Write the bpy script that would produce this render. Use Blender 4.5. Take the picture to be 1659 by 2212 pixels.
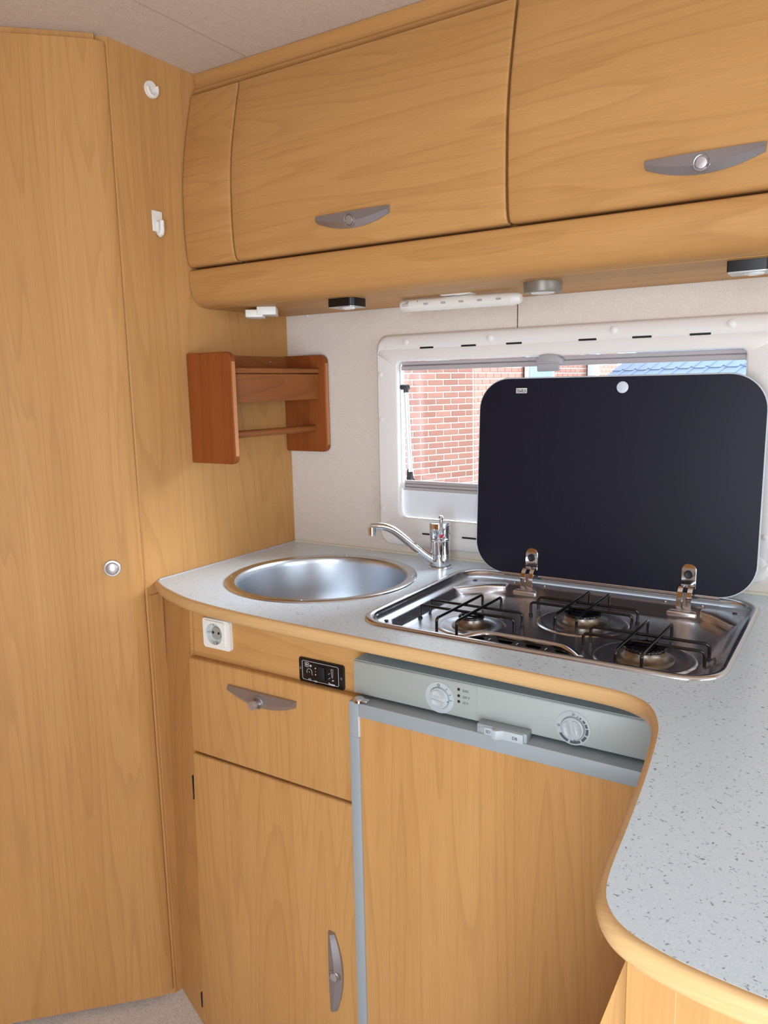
import bpy, bmesh, math, random
from mathutils import Vector, Matrix
from math import pi, sin, cos, radians
random.seed(7)
for o in list(bpy.data.objects): bpy.data.objects.remove(o)
S = bpy.context.scene
COL = S.collection

# ------------------------------------------------------------------ camera
H = 0.931                      # worktop height
YAW, PIT, ROL, FPX = radians(32.56), radians(9.333), radians(-1.185), 1670.0
CAM = Vector((1.2222, -1.4939, 1.316))
F = Vector((-sin(YAW)*cos(PIT), cos(YAW)*cos(PIT), -sin(PIT)))
R0 = Vector((cos(YAW), sin(YAW), 0)); U0 = R0.cross(F)
RX = R0*cos(ROL) + U0*sin(ROL); UP = -R0*sin(ROL) + U0*cos(ROL)
cd = bpy.data.cameras.new('camera'); co = bpy.data.objects.new('camera', cd); COL.objects.link(co)
m = Matrix((RX, UP, -F)).transposed().to_4x4(); m.translation = CAM
co.matrix_world = m
cd.sensor_fit = 'HORIZONTAL'; cd.sensor_width = 36; cd.lens = 36*FPX/1659; cd.clip_start = .02
S.camera = co

# ------------------------------------------------------------------ world, daylight, exposure
S.view_settings.view_transform = 'Standard'; S.view_settings.look = 'None'
S.view_settings.exposure = 0.14; S.view_settings.gamma = 1.0; S.view_settings.use_curve_mapping = False
W = bpy.data.worlds.new('sky'); S.world = W; W.use_nodes = True
wn = W.node_tree; bg = wn.nodes['Background']
bg.inputs['Color'].default_value = (.76, .89, 1.0, 1); bg.inputs['Strength'].default_value = 3.1

def daylight(name, loc, aim, sx, sy, watts, col):
    l = bpy.data.lights.new(name, 'AREA'); l.shape = 'RECTANGLE'; l.size = sx; l.size_y = sy; l.energy = watts; l.color = col
    o = bpy.data.objects.new(name, l); COL.objects.link(o); o.location = loc
    o.rotation_euler = (Vector(aim)-Vector(loc)).to_track_quat('-Z', 'Y').to_euler(); return o
# daylight through the two openings of the caravan that lie outside the picture, each just outside its opening
daylight('entrance_behind_offscreen', (1.36, -2.235, .86), (.80, 0, .60), .80, 1.56, 27, (.82, .92, 1.0))
daylight('end_window_right_offscreen', (3.14, -1.08, 1.28), (0, -1.0, 1.0), 1.55, .72, 11, (.78, .90, 1.0))
# veiled sun, high behind the houses, coming in through the kitchen window
sl_ = bpy.data.lights.new('veiled_sun_offscreen', 'SUN'); sl_.energy = 15.0; sl_.angle = radians(45); sl_.color = (.90, .96, 1.0)
so_ = bpy.data.objects.new('veiled_sun_offscreen', sl_); COL.objects.link(so_); so_.location = (9, 11, 9)
so_.rotation_euler = Vector((-.46, -.70, -.55)).to_track_quat('-Z', 'Y').to_euler()

# ------------------------------------------------------------------ colour and materials
def lin(c): return tuple(((v/255)/12.92 if v/255 <= .04045 else ((v/255+.055)/1.055)**2.4) for v in c) + (1,)
def mat(name, rgb, rough=.5, metal=0, spec=.5, coat=0):
    m = bpy.data.materials.new(name); m.use_nodes = True; b = m.node_tree.nodes['Principled BSDF']
    b.inputs['Base Color'].default_value = lin(rgb) if max(rgb) > 1 else (*rgb, 1)
    b.inputs['Roughness'].default_value = rough; b.inputs['Metallic'].default_value = metal
    b.inputs['Specular IOR Level'].default_value = spec; b.inputs['Coat Weight'].default_value = coat
    return m
def N(m, t, **kw):
    n = m.node_tree.nodes.new(t)
    for k, v in kw.items():
        if k.startswith('i_'):
            key = k[2:]; n.inputs[int(key) if key.isdigit() else key.replace('_', ' ')].default_value = v
        else: setattr(n, k, v)
    return n
def L(m, a, b): m.node_tree.links.new(a, b)
def bsdf(m): return m.node_tree.nodes['Principled BSDF']
def ramp(m, stops):
    r = N(m, 'ShaderNodeValToRGB'); e = r.color_ramp.elements
    while len(e) < len(stops): e.new(.5)
    for i, (p, c) in enumerate(stops): e[i].position = p; e[i].color = c
    return r
def noise(m, vec, scale, detail=4, rough=.55, dist=0):
    n = N(m, 'ShaderNodeTexNoise', i_Scale=scale, i_Detail=detail, i_Roughness=rough, i_Distortion=dist); L(m, vec, n.inputs['Vector']); return n
def bump(m, h, strength, dist=.001):
    b = N(m, 'ShaderNodeBump', i_Strength=strength, i_Distance=dist); L(m, h, b.inputs['Height']); L(m, b.outputs[0], bsdf(m).inputs['Normal'])

def wood(name, light, dark, line, axis='Z', rough=.48, fig=1.0, spec=.16, fine=1.0, spread=1.0, lines=1.0):
    """wood foil: long grain along one axis, wandering growth lines and fine pores"""
    m = mat(name, light, rough, spec=spec)
    tc = N(m, 'ShaderNodeTexCoord'); oi = N(m, 'ShaderNodeObjectInfo')
    off = N(m, 'ShaderNodeVectorMath', operation='SCALE', i_Scale=7.3); L(m, oi.outputs['Random'], off.inputs[0])
    add = N(m, 'ShaderNodeVectorMath', operation='ADD'); L(m, tc.outputs['Object'], add.inputs[0]); L(m, off.outputs[0], add.inputs[1])
    sx = N(m, 'ShaderNodeSeparateXYZ'); L(m, add.outputs[0], sx.inputs[0])
    if axis == 'Z': a, b, c = 'X', 'Y', 'Z'
    elif axis == 'X': a, b, c = 'Z', 'Y', 'X'
    else: a, b, c = 'X', 'Z', 'Y'
    su = N(m, 'ShaderNodeMath', operation='ADD'); L(m, sx.outputs[a], su.inputs[0])
    mu = N(m, 'ShaderNodeMath', operation='MULTIPLY', i_1=.9); L(m, sx.outputs[b], mu.inputs[0]); L(m, mu.outputs[0], su.inputs[1])
    al = N(m, 'ShaderNodeMath', operation='MULTIPLY', i_1=.085*fig); L(m, sx.outputs[c], al.inputs[0])
    cb = N(m, 'ShaderNodeCombineXYZ'); L(m, su.outputs[0], cb.inputs[0]); L(m, al.outputs[0], cb.inputs[1])
    n1 = noise(m, cb.outputs[0], 5.5, 2, .5, .35)                 # broad figure
    ph = N(m, 'ShaderNodeMath', operation='MULTIPLY', i_1=20.0); L(m, n1.outputs['Fac'], ph.inputs[0])
    n1b = noise(m, cb.outputs[0], 38, 2, .5, 0)
    ph1 = N(m, 'ShaderNodeMath', operation='MULTIPLY_ADD', i_1=.55); L(m, n1b.outputs['Fac'], ph1.inputs[0]); L(m, ph.outputs[0], ph1.inputs[2])
    fr = N(m, 'ShaderNodeMath', operation='FRACT'); L(m, ph1.outputs[0], fr.inputs[0])   # growth lines
    ln = ramp(m, [(0, (0, 0, 0, 1)), (.62, (.12, .12, .12, 1)), (.93, (.85, .85, .85, 1)), (1, (0, 0, 0, 1))]); L(m, fr.outputs[0], ln.inputs[0])
    al2 = N(m, 'ShaderNodeMath', operation='MULTIPLY', i_1=.02); L(m, sx.outputs[c], al2.inputs[0])
    cb2 = N(m, 'ShaderNodeCombineXYZ'); L(m, su.outputs[0], cb2.inputs[0]); L(m, al2.outputs[0], cb2.inputs[1])
    n2 = noise(m, cb2.outputs[0], 26, 3, .6, 0)                   # soft streaks
    n3 = noise(m, cb2.outputs[0], 420, 2, .6, 0)                  # pores
    base = ramp(m, [(.28, lin(dark)), (.72, lin(light))])
    sp = N(m, 'ShaderNodeMath', operation='MULTIPLY_ADD', i_1=.32*spread); L(m, n2.outputs['Fac'], sp.inputs[0])
    sp2 = N(m, 'ShaderNodeMath', operation='MULTIPLY_ADD', i_1=.42*spread, i_2=.5-.37*spread); L(m, n1.outputs['Fac'], sp2.inputs[0]); L(m, sp2.outputs[0], sp.inputs[2])
    L(m, sp.outputs[0], base.inputs[0])
    mx = N(m, 'ShaderNodeMix', data_type='RGBA', blend_type='MIX'); mx.inputs[7].default_value = lin(line)
    lf = N(m, 'ShaderNodeMath', operation='MULTIPLY', i_1=.28*lines); L(m, ln.outputs[0], lf.inputs[0])
    L(m, lf.outputs[0], mx.inputs[0]); L(m, base.outputs[0], mx.inputs[6])
    pr = ramp(m, [(.3, (1-.10*fine,)*3+(1,)), (.6, (1, 1, 1, 1))]); L(m, n3.outputs['Fac'], pr.inputs[0])
    mm = N(m, 'ShaderNodeMix', data_type='RGBA', blend_type='MULTIPLY'); mm.inputs[0].default_value = 1
    L(m, mx.outputs[2], mm.inputs[6]); L(m, pr.outputs[0], mm.inputs[7]); L(m, mm.outputs[2], bsdf(m).inputs['Base Color'])
    bump(m, n3.outputs['Fac'], .05, .0006)
    return m

WL, WD, WK = (200, 152, 97), (180, 130, 75), (148, 99, 54)
M = {}
M['wood_v'] = wood('beech_foil_upright', WL, WD, WK, 'Z')
M['wood_h'] = wood('beech_foil_lengthwise', WL, WD, WK, 'X')
M['edge'] = wood('beech_edging', (216, 178, 130), (200, 158, 106), (178, 134, 86), 'X', .3, .8, lines=.4)
M['teak_h'] = wood('teak_lengthwise', (160, 98, 52), (128, 72, 34), (84, 40, 17), 'Y', .42, 1.0)
M['teak_v'] = wood('teak_upright', (154, 86, 42), (130, 66, 30), (102, 48, 20), 'Z', .4, .8)
M['teak_edge'] = mat('teak_worn_edge', (186, 118, 62), .45)

def lining(name, rgb, rgb2):
    m = mat(name, rgb, .75, spec=.25); tc = N(m, 'ShaderNodeTexCoord')
    n = noise(m, tc.outputs['Object'], 380, 3, .7); n2 = noise(m, tc.outputs['Object'], 55, 4, .6)
    r = ramp(m, [(.38, lin(rgb2)), (.62, lin(rgb))])
    a = N(m, 'ShaderNodeMath', operation='MULTIPLY_ADD', i_1=.8); L(m, n.outputs['Fac'], a.inputs[0])
    b = N(m, 'ShaderNodeMath', operation='MULTIPLY', i_1=.2); L(m, n2.outputs['Fac'], b.inputs[0]); L(m, b.outputs[0], a.inputs[2])
    L(m, a.outputs[0], r.inputs[0]); L(m, r.outputs[0], bsdf(m).inputs['Base Color']); bump(m, n.outputs['Fac'], .15, .0008); return m
M['wall'] = lining('wall_lining', (224, 213, 204), (208, 196, 186))
M['ceil'] = lining('ceiling_lining', (212, 198, 186), (192, 177, 164))

def worktop_mat():
    m = mat('speckled_laminate', (222, 228, 234), .28, spec=.5); tc = N(m, 'ShaderNodeTexCoord')
    wv = noise(m, tc.outputs['Object'], 240, 2, .5)
    mixv = N(m, 'ShaderNodeMix', data_type='RGBA', blend_type='LINEAR_LIGHT'); mixv.inputs[0].default_value = .004
    L(m, tc.outputs['Object'], mixv.inputs[6]); L(m, wv.outputs['Color'], mixv.inputs[7])
    col = lin((226, 231, 236)); last = None
    n = noise(m, tc.outputs['Object'], 700, 2, .6)
    base = ramp(m, [(.4, lin((208, 225, 239))), (.62, lin((219, 234, 246)))]); L(m, n.outputs['Fac'], base.inputs[0]); last = base.outputs[0]
    for sc, keep, rad, c in ((265, .89, .29, (104, 120, 136)), (380, .82, .32, (152, 166, 182)), (310, .88, .29, (130, 144, 158)), (190, .96, .25, (70, 84, 98))):
        v = N(m, 'ShaderNodeTexVoronoi', i_Scale=sc); L(m, mixv.outputs[2], v.inputs['Vector'])
        s = N(m, 'ShaderNodeSeparateColor'); L(m, v.outputs['Color'], s.inputs[0])
        g = N(m, 'ShaderNodeMath', operation='GREATER_THAN', i_1=keep); L(m, s.outputs[0], g.inputs[0])
        rr = N(m, 'ShaderNodeMath', operation='MULTIPLY', i_1=rad*1.5); L(m, s.outputs[1], rr.inputs[0])
        d = N(m, 'ShaderNodeMath', operation='LESS_THAN'); L(m, v.outputs['Distance'], d.inputs[0]); L(m, rr.outputs[0], d.inputs[1])
        f = N(m, 'ShaderNodeMath', operation='MULTIPLY'); L(m, g.outputs[0], f.inputs[0]); L(m, d.outputs[0], f.inputs[1])
        f2 = N(m, 'ShaderNodeMath', operation='MULTIPLY', i_1=.7); L(m, f.outputs[0], f2.inputs[0])
        x = N(m, 'ShaderNodeMix', data_type='RGBA'); L(m, f2.outputs[0], x.inputs[0]); L(m, last, x.inputs[6]); x.inputs[7].default_value = lin(c); last = x.outputs[2]
    L(m, last, bsdf(m).inputs['Base Color']); return m
M['top'] = worktop_mat()

def carpet():
    m = mat('carpet', (214, 206, 198), .95, spec=.1); tc = N(m, 'ShaderNodeTexCoord')
    mp = N(m, 'ShaderNodeMapping'); mp.inputs['Scale'].default_value = (1, 1, 1); L(m, tc.outputs['Object'], mp.inputs[0])
    n = noise(m, mp.outputs[0], 160, 3, .7, 2.5); r = ramp(m, [(.36, lin((205, 198, 194))), (.5, lin((236, 231, 227))), (.7, lin((246, 243, 240)))])
    L(m, n.outputs['Fac'], r.inputs[0]); L(m, r.outputs[0], bsdf(m).inputs['Base Color']); bump(m, n.outputs['Fac'], .8, .004); return m
M['carpet'] = carpet()

def brushed(name, rgb, rough, n_amt=.08, scale=300):
    m = mat(name, rgb, rough, 1.0); tc = N(m, 'ShaderNodeTexCoord'); n = noise(m, tc.outputs['Object'], scale, 2, .5)
    a = N(m, 'ShaderNodeMath', operation='MULTIPLY_ADD', i_1=n_amt, i_2=rough-n_amt/2); L(m, n.outputs['Fac'], a.inputs[0]); L(m, a.outputs[0], bsdf(m).inputs['Roughness']); return m
M['steel'] = brushed('satin_stainless', (200, 206, 214), .33)
M['steel_pan'] = brushed('bright_stainless', (222, 222, 226), .26, .05)
M['rim'] = brushed('stainless_rim', (206, 206, 208), .2, .06)
M['chrome'] = mat('chrome', (222, 224, 228), .05, 1.0)
M['handle'] = mat('satin_grey_metal', (164, 158, 160), .34, .75)
M['btn'] = mat('satin_silver_button', (186, 180, 180), .34, .7)
M['alu'] = mat('aluminium', (206, 208, 212), .3, .9)
M['black'] = mat('black_plastic', (14, 14, 16), .35)
M['black_m'] = mat('black_soft', (10, 10, 12), .6)
M['enamel'] = mat('black_enamel', (12, 12, 15), .12, spec=.6)
M['glasslid'] = mat('black_glass', (19, 20, 37), .42, spec=.26)
M['glassedge'] = mat('glass_edge', (196, 206, 214), .15, spec=.6)
M['white'] = mat('white_plastic', (226, 222, 216), .4)
M['frame'] = mat('window_frame_plastic', (230, 225, 222), .42)
M['blind'] = mat('blind_cloth', (226, 229, 236), .8, spec=.15)
M['rail'] = mat('blind_rail_grey', (176, 168, 170), .45)
M['cassette'] = mat('blind_latch_grey', (166, 164, 168), .5)
M['grey'] = mat('fridge_grey', (146, 153, 157), .45)
M['grey_l'] = mat('fridge_panel_grey', (158, 163, 159), .42)
M['grey_k'] = mat('fridge_knob_grey', (172, 178, 181), .35)
M['grey_d'] = mat('print_dark_grey', (70, 78, 82), .5)
M['seam'] = mat('door_gap_brown', (78, 42, 26), .6)
M['print'] = mat('pale_print', (205, 208, 214), .5)
M['puck'] = mat('bronze_grey_plastic', (128, 120, 110), .4, .3)
M['lens'] = mat('clear_lens', (226, 228, 228), .15, .3)
M['silver_face'] = mat('silver_lamp_face', (190, 190, 188), .35, .5)
M['bead'] = mat('cream_sealant', (212, 206, 188), .5)
M['red'] = mat('red_dot', (170, 30, 40), .3)
M['socket_in'] = mat('socket_grey', (186, 192, 188), .35)
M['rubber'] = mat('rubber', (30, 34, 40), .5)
M['mortar'] = mat('pale_mortar', (226, 214, 204), .9)
M['slate'] = mat('blue_grey_roof_tile', (118, 136, 160), .6)
M['ground'] = mat('paving_ground', (150, 146, 140), .9)
M['upvc'] = mat('white_upvc', (226, 232, 236), .5)

def brickmat(name, a, b):
    m = mat(name, a, .9, spec=.2); oi = N(m, 'ShaderNodeObjectInfo'); tc = N(m, 'ShaderNodeTexCoord')
    n = noise(m, tc.outputs['Object'], 30, 4, .6)
    ad = N(m, 'ShaderNodeMath', operation='MULTIPLY_ADD', i_1=.35, i_2=0); L(m, n.outputs['Fac'], ad.inputs[0])
    a2 = N(m, 'ShaderNodeMath', operation='MULTIPLY_ADD', i_1=.65); L(m, oi.outputs['Random'], a2.inputs[0]); L(m, ad.outputs[0], a2.inputs[2])
    r = ramp(m, [(.1, lin(a)), (.9, lin(b))]); L(m, a2.outputs[0], r.inputs[0]); L(m, r.outputs[0], bsdf(m).inputs['Base Color']); return m
M['brick'] = brickmat('red_brick', (150, 104, 92), (170, 124, 110))

def glass():
    m = bpy.data.materials.new('acrylic_pane'); m.use_nodes = True; t = m.node_tree; t.nodes.clear()
    o = t.nodes.new('ShaderNodeOutputMaterial'); tr = t.nodes.new('ShaderNodeBsdfTransparent'); gl = t.nodes.new('ShaderNodeBsdfGlossy'); mx = t.nodes.new('ShaderNodeMixShader')
    tr.inputs[0].default_value = (.95, .96, .97, 1); gl.inputs['Roughness'].default_value = .06
    lw = t.nodes.new('ShaderNodeLayerWeight'); lw.inputs[0].default_value = .5; p5 = t.nodes.new('ShaderNodeMath'); p5.operation = 'POWER'; p5.inputs[1].default_value = 5
    f = t.nodes.new('ShaderNodeMath'); f.operation = 'MULTIPLY_ADD'; f.inputs[1].default_value = .9; f.inputs[2].default_value = .04
    t.links.new(lw.outputs['Facing'], p5.inputs[0]); t.links.new(p5.outputs[0], f.inputs[0]); t.links.new(f.outputs[0], mx.inputs[0]); t.links.new(tr.outputs[0], mx.inputs[1]); t.links.new(gl.outputs[0], mx.inputs[2]); t.links.new(mx.outputs[0], o.inputs[0]); return m
M['glass'] = glass()

# ------------------------------------------------------------------ object helpers
def tag(o, label, cat, group=None):
    o['label'] = label; o['category'] = cat
    if group: o['group'] = group
    return o
def link(o, parent=None):
    COL.objects.link(o)
    if parent is not None:
        o.parent = parent
        if parent.type == 'EMPTY': o.matrix_parent_inverse = Matrix.Translation(parent.location).inverted()   # meshes keep world coordinates
    return o
def thing(name, loc, label, cat, group=None, kind=None):
    o = bpy.data.objects.new(name, None); o.empty_display_size = .05; o.location = loc; COL.objects.link(o)
    if kind: o['kind'] = kind
    return tag(o, label, cat, group)
def obj(name, bm, m, parent=None, kind=None, ang=38, label=None):
    bmesh.ops.remove_doubles(bm, verts=bm.verts, dist=1e-6)
    bmesh.ops.recalc_face_normals(bm, faces=bm.faces)
    me = bpy.data.meshes.new(name); bm.to_mesh(me); bm.free()
    me.materials.append(M[m] if isinstance(m, str) else m)
    for p in me.polygons: p.use_smooth = True
    me.set_sharp_from_angle(angle=radians(ang))
    o = bpy.data.objects.new(name, me); link(o, parent)
    if kind: o['kind'] = kind
    if label: o['label'] = label
    return o
def bevel(bm, w, seg=2, ang=30, edges=None):
    es = edges or [e for e in bm.edges if len(e.link_faces) == 2 and e.calc_face_angle(0) > radians(ang)]
    if es: bmesh.ops.bevel(bm, geom=es, offset=w, segments=seg, profile=.5, affect='EDGES', clamp_overlap=True)
    return bm
def box(x0, x1, y0, y1, z0, z1, bv=0, seg=2, bm=None):
    b = bmesh.new(); bmesh.ops.create_cube(b, size=1)
    for v in b.verts: v.co = Vector((x0+(v.co.x+.5)*(x1-x0), y0+(v.co.y+.5)*(y1-y0), z0+(v.co.z+.5)*(z1-z0)))
    if bv: bevel(b, bv, seg)
    return merge(bm, b)
def merge(bm, b):
    if bm is None: return b
    me = bpy.data.meshes.new('tmp'); b.to_mesh(me); b.free(); bm.from_mesh(me); bpy.data.meshes.remove(me); return bm
def prism(pts, d, bv=0, seg=2, bm=None):
    """closed polygon (3D points) pushed along d"""
    b = bmesh.new(); d = Vector(d); a = [b.verts.new(p) for p in pts]; c = [b.verts.new(Vector(p)+d) for p in pts]; n = len(pts)
    b.faces.new(a); b.faces.new(c[::-1])
    for i in range(n): b.faces.new((a[i], c[i], c[(i+1) % n], a[(i+1) % n]))
    bmesh.ops.recalc_face_normals(b, faces=b.faces)
    if bv: bevel(b, bv, seg)
    return merge(bm, b)
def frame3(ax):
    ax = Vector(ax).normalized(); t = Vector((0, 0, 1)) if abs(ax.z) < .9 else Vector((1, 0, 0)); u = ax.cross(t).normalized(); return u, ax.cross(u).normalized(), ax
def lathe(prof, o, ax=(0, 0, 1), seg=32, bm=None):
    """profile of (radius, height) turned about an axis through o"""
    b = bmesh.new(); u, v, w = frame3(ax); o = Vector(o); rows = []
    for r, h in prof:
        if r < 1e-7: rows.append([b.verts.new(o+w*h)])
        else: rows.append([b.verts.new(o+w*h+u*(r*cos(2*pi*i/seg))+v*(r*sin(2*pi*i/seg))) for i in range(seg)])
    for a, c in zip(rows, rows[1:]):
        for i in range(seg):
            j = (i+1) % seg
            f = [a[i % len(a)], a[j % len(a)], c[j % len(c)], c[i % len(c)]]; f2 = []
            for x in f:
                if x not in f2: f2.append(x)
            if len(f2) > 2: b.faces.new(f2)
    return merge(bm, b)
def cyl(o, ax, r, h, seg=24, bv=0, bm=None):
    p = [(0, 0), (r, 0), (r, h), (0, h)] if not bv else [(0, 0), (r, 0), (r, h-bv), (r-bv*.3, h-bv*.3), (r-bv, h), (0, h)]
    return lathe(p, o, ax, seg, bm)
def tube(pts, r, seg=8, bm=None, caps=True):
    b = bmesh.new(); P = [Vector(p) for p in pts]; rows = []; n0 = None
    for i, p in enumerate(P):
        t = ((P[min(i+1, len(P)-1)]-P[i]).normalized()+(P[i]-P[max(i-1, 0)]).normalized())
        t = t.normalized() if t.length > 1e-6 else (P[-1]-P[0]).normalized()
        if n0 is None: n0 = frame3(t)[0]
        n0 = (n0-t*n0.dot(t)).normalized(); k = t.cross(n0); rr = r[i] if isinstance(r, (list, tuple)) else r
        rows.append([b.verts.new(p+n0*(rr*cos(2*pi*j/seg))+k*(rr*sin(2*pi*j/seg))) for j in range(seg)])
    for a, c in zip(rows, rows[1:]):
        for j in range(seg): b.faces.new((a[j], a[(j+1) % seg], c[(j+1) % seg], c[j]))
    if caps: b.faces.new(rows[0][::-1]); b.faces.new(rows[-1])
    return merge(bm, b)
def rrect(x0, x1, y0, y1, r, n=6):
    rs = r if isinstance(r, (list, tuple)) else (r,)*4; out = []
    for (cx, cy, a0, rr) in ((x1-rs[0], y1-rs[0], 0, rs[0]), (x0+rs[1], y1-rs[1], 90, rs[1]), (x0+rs[2], y0+rs[2], 180, rs[2]), (x1-rs[3], y0+rs[3], 270, rs[3])):
        for i in range(n+1): a = radians(a0+90*i/n); out.append((cx+rr*cos(a), cy+rr*sin(a)))
    return out
def loops(rows, cap0=False, cap1=False, bm=None, closed=True):
    b = bmesh.new(); V = [[b.verts.new(p) for p in r] for r in rows]; n = len(V[0])
    for a, c in zip(V, V[1:]):
        for i in range(n if closed else n-1): b.faces.new((a[i], a[(i+1) % n], c[(i+1) % n], c[i]))
    if cap0: b.faces.new(V[0][::-1])
    if cap1: b.faces.new(V[-1])
    return merge(bm, b)
def holed(outer, holes, z0, z1):
    """slab between z0 and z1 with holes"""
    b = bmesh.new()
    def loop(pts):
        vs = [b.verts.new((p[0], p[1], z1)) for p in pts]; return [b.edges.new((vs[i], vs[(i+1) % len(vs)])) for i in range(len(vs))]
    es = loop(outer)
    for h in holes: es += loop(h)
    bmesh.ops.triangle_fill(b, use_beauty=True, use_dissolve=False, edges=es)
    r = bmesh.ops.extrude_face_region(b, geom=b.faces[:])
    for v in r['geom']:
        if isinstance(v, bmesh.types.BMVert): v.co.z = z0
    return b
def text(name, s, m, parent, o, u, v, h, align='CENTER', shear=0, thick=.0002, bold=0):
    """flat lettering: baseline origin o, u along the line, v up"""
    c = bpy.data.curves.new(name, 'FONT'); c.body = s; c.size = h*1.38; c.align_x = align; c.align_y = 'CENTER'; c.shear = shear; c.extrude = thick; c.offset = bold
    t = bpy.data.objects.new('tmp_text', c); COL.objects.link(t); dg = bpy.context.evaluated_depsgraph_get()
    me = bpy.data.meshes.new_from_object(t.evaluated_get(dg)); bpy.data.objects.remove(t)
    u = Vector(u).normalized(); v = Vector(v).normalized(); w = u.cross(v); o = Vector(o)
    for q in me.vertices: q.co = o+u*q.co.x+v*q.co.y+w*q.co.z
    me.materials.clear(); me.materials.append(M[m]); ob = bpy.data.objects.new(name, me); return link(ob, parent)
def smooth(P, n):
    out = []
    for i in range(len(P)-1):
        p0, p1, p2, p3 = P[max(i-1, 0)], P[i], P[i+1], P[min(i+2, len(P)-1)]
        for k in range(n):
            t = k/n; out.append(tuple(.5*(2*p1[j]+(p2[j]-p0[j])*t+(2*p0[j]-5*p1[j]+4*p2[j]-p3[j])*t*t+(3*p1[j]-p0[j]-3*p2[j]+p3[j])*t**3) for j in range(len(p1))))
    return out+[P[-1]]
def struct(o): o['kind'] = 'structure'; return o

# ================================================================== SETTING
CZ = 1.946
fl = obj('floor', prism([(-.75, -2.25, -.03), (3.25, -2.25, -.03), (3.25, 0.05, -.03), (-.75, .05, -.03)], (0, 0, .03)), 'carpet', kind='structure')
tag(fl, 'pale flecked carpet floor of the caravan', 'floor')
bm = prism([(-.75, -2.25, CZ), (3.25, -2.25, CZ), (3.25, .05, CZ), (-.75, .05, CZ)], (0, 0, .03))
ce = obj('ceiling', bm, 'ceil', kind='structure'); tag(ce, 'beige lined caravan ceiling with a fine seam', 'ceiling')
obj('ceiling_seam', box(.1445, .1462, -2.2, -.27, CZ-.0006, CZ+.0004), mat('seam_line', (170, 150, 136), .8), ce)

def wall_with_holes(name, P, u, length, z0, z1, holes, thick, m):
    """wall along u from P; holes are (a0, a1, zb, zt); thickness pushed along n = u x z"""
    u = Vector(u).normalized(); n = u.cross(Vector((0, 0, 1))); bm = bmesh.new()
    b = holed([(0, z0), (length, z0), (length, z1), (0, z1)], [[(a, zb), (c, zb), (c, zt), (a, zt)] for a, c, zb, zt in holes], 0, thick)
    for v in b.verts: v.co = Vector(P)+u*v.co.x+Vector((0, 0, 1))*v.co.y+n*v.co.z
    return obj(name, b, m, kind='structure')
# window wall: u = -x so that its thickness goes outwards (+y)
wb = wall_with_holes('wall_back', (3.25, 0, 0), (-1, 0, 0), 3.27, 0, CZ, [(3.25-1.052, 3.25-.288, 1.006, 1.380)], .03, 'wall')
tag(wb, 'pale textured wall lining around the kitchen window', 'wall')
obj('panel_seam', box(.5958, .5974, -.0008, .0005, 1.424, 1.486), 'seam', wb)
obj('panel_clip', box(.064, .0665, -.002, 0, 1.478, 1.487), 'white', wb)
wf = wall_with_holes('wall_front', (-.75, -2.2, 0), (1, 0, 0), 4.0, 0, CZ, [(1.69, 2.53, .04, 1.68)], .03, 'wood_v'); tag(wf, 'wood grain wall opposite the kitchen with the entrance opening', 'wall')
we = wall_with_holes('wall_right', (3.1, -2.2, 0), (0, 1, 0), 2.2, 0, CZ, [(.32, 1.92, .9, 1.66)], .03, 'wood_v'); tag(we, 'wood grain end wall with a wide window opening', 'wall')
wl = obj('wall_left', prism([(-.018, 0, 0), (0, 0, 0), (0, -.4755, 0), (-.018, -.4755-.0, 0)], (0, 0, CZ)), 'wood_v', kind='structure')
tag(wl, 'wood grain partition between the kitchen and the washroom', 'wall')
q = .70711; dg_u = Vector((-q, -q, 0)); dg_n = Vector((q, -q, 0)); P0 = Vector((0, -.475, 0))
def D(t, off, z): return P0+dg_u*t+dg_n*off+Vector((0, 0, z))
wd = obj('wall_diagonal', prism([D(.0, -.022, 0), D(.0, 0, 0), D(.86, 0, 0), D(.86, -.022, 0)], (0, 0, CZ)), 'wood_v', kind='structure')
tag(wd, 'diagonal wood grain wall behind the washroom door', 'wall')
e = D(.86, 0, 0)
ws = obj('wall_side', prism([(e.x-.02, e.y, 0), (e.x, e.y, 0), (e.x, -2.2, 0), (e.x-.02, -2.2, 0)], (0, 0, CZ)), 'wood_v', kind='structure'); tag(ws, 'wood grain side wall beyond the washroom door', 'wall')
trim = obj('trim_1', prism([D(.022, .0, CZ-.014), D(.84, .0, CZ-.014), D(.84, .012, CZ-.014), D(.022, .012, CZ-.014)], (0, 0, .0135)), 'wood_v', kind='structure'); tag(trim, 'wood grain strip above the washroom door', 'trim')

tr = obj('trim_4', box(.0002, .0030, -.4715, -.4385, .001, .9045, .0006, 1), 'wood_v', kind='structure'); tag(tr, 'wood grain upright edge strip on the partition below the worktop', 'trim')
# washroom door
dr = thing('door_1', D(.3, .01, 0), 'tall wood grain washroom door with rounded edge and round silver knob', 'door', kind='structure')
pr = [(.0335, .001), (.0335, .0196), (.0345, .02), (.66, .02), (.66, .001)]
bm = prism([D(t, o_, .014) for t, o_ in pr], (0, 0, 1.921-.002)); obj('door_leaf', bm, 'wood_v', dr, ang=25)
pe = smooth([(.0335, .0198), (.028, .0190), (.020, .0160), (.012, .0118), (.007, .0082), (.0045, .0050), (.004, .001)], 3)+[(.0335, .001)]
bm = prism([D(t, o_, .014) for t, o_ in pe], (0, 0, 1.921-.002)); obj('rounded_edge', bm, 'wood_v', dr, ang=30)
kb = D(.060, .02, .9715)
obj('knob', lathe([(.0165, 0), (.0165, .0025), (.0155, .004), (.0125, .0045), (.0115, .0025), (.0112, .0024), (.0108, .0046), (.0095, .0054), (0, .0056)], kb, dg_n, 40), 'btn', dr, label='round silver push knob')

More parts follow.
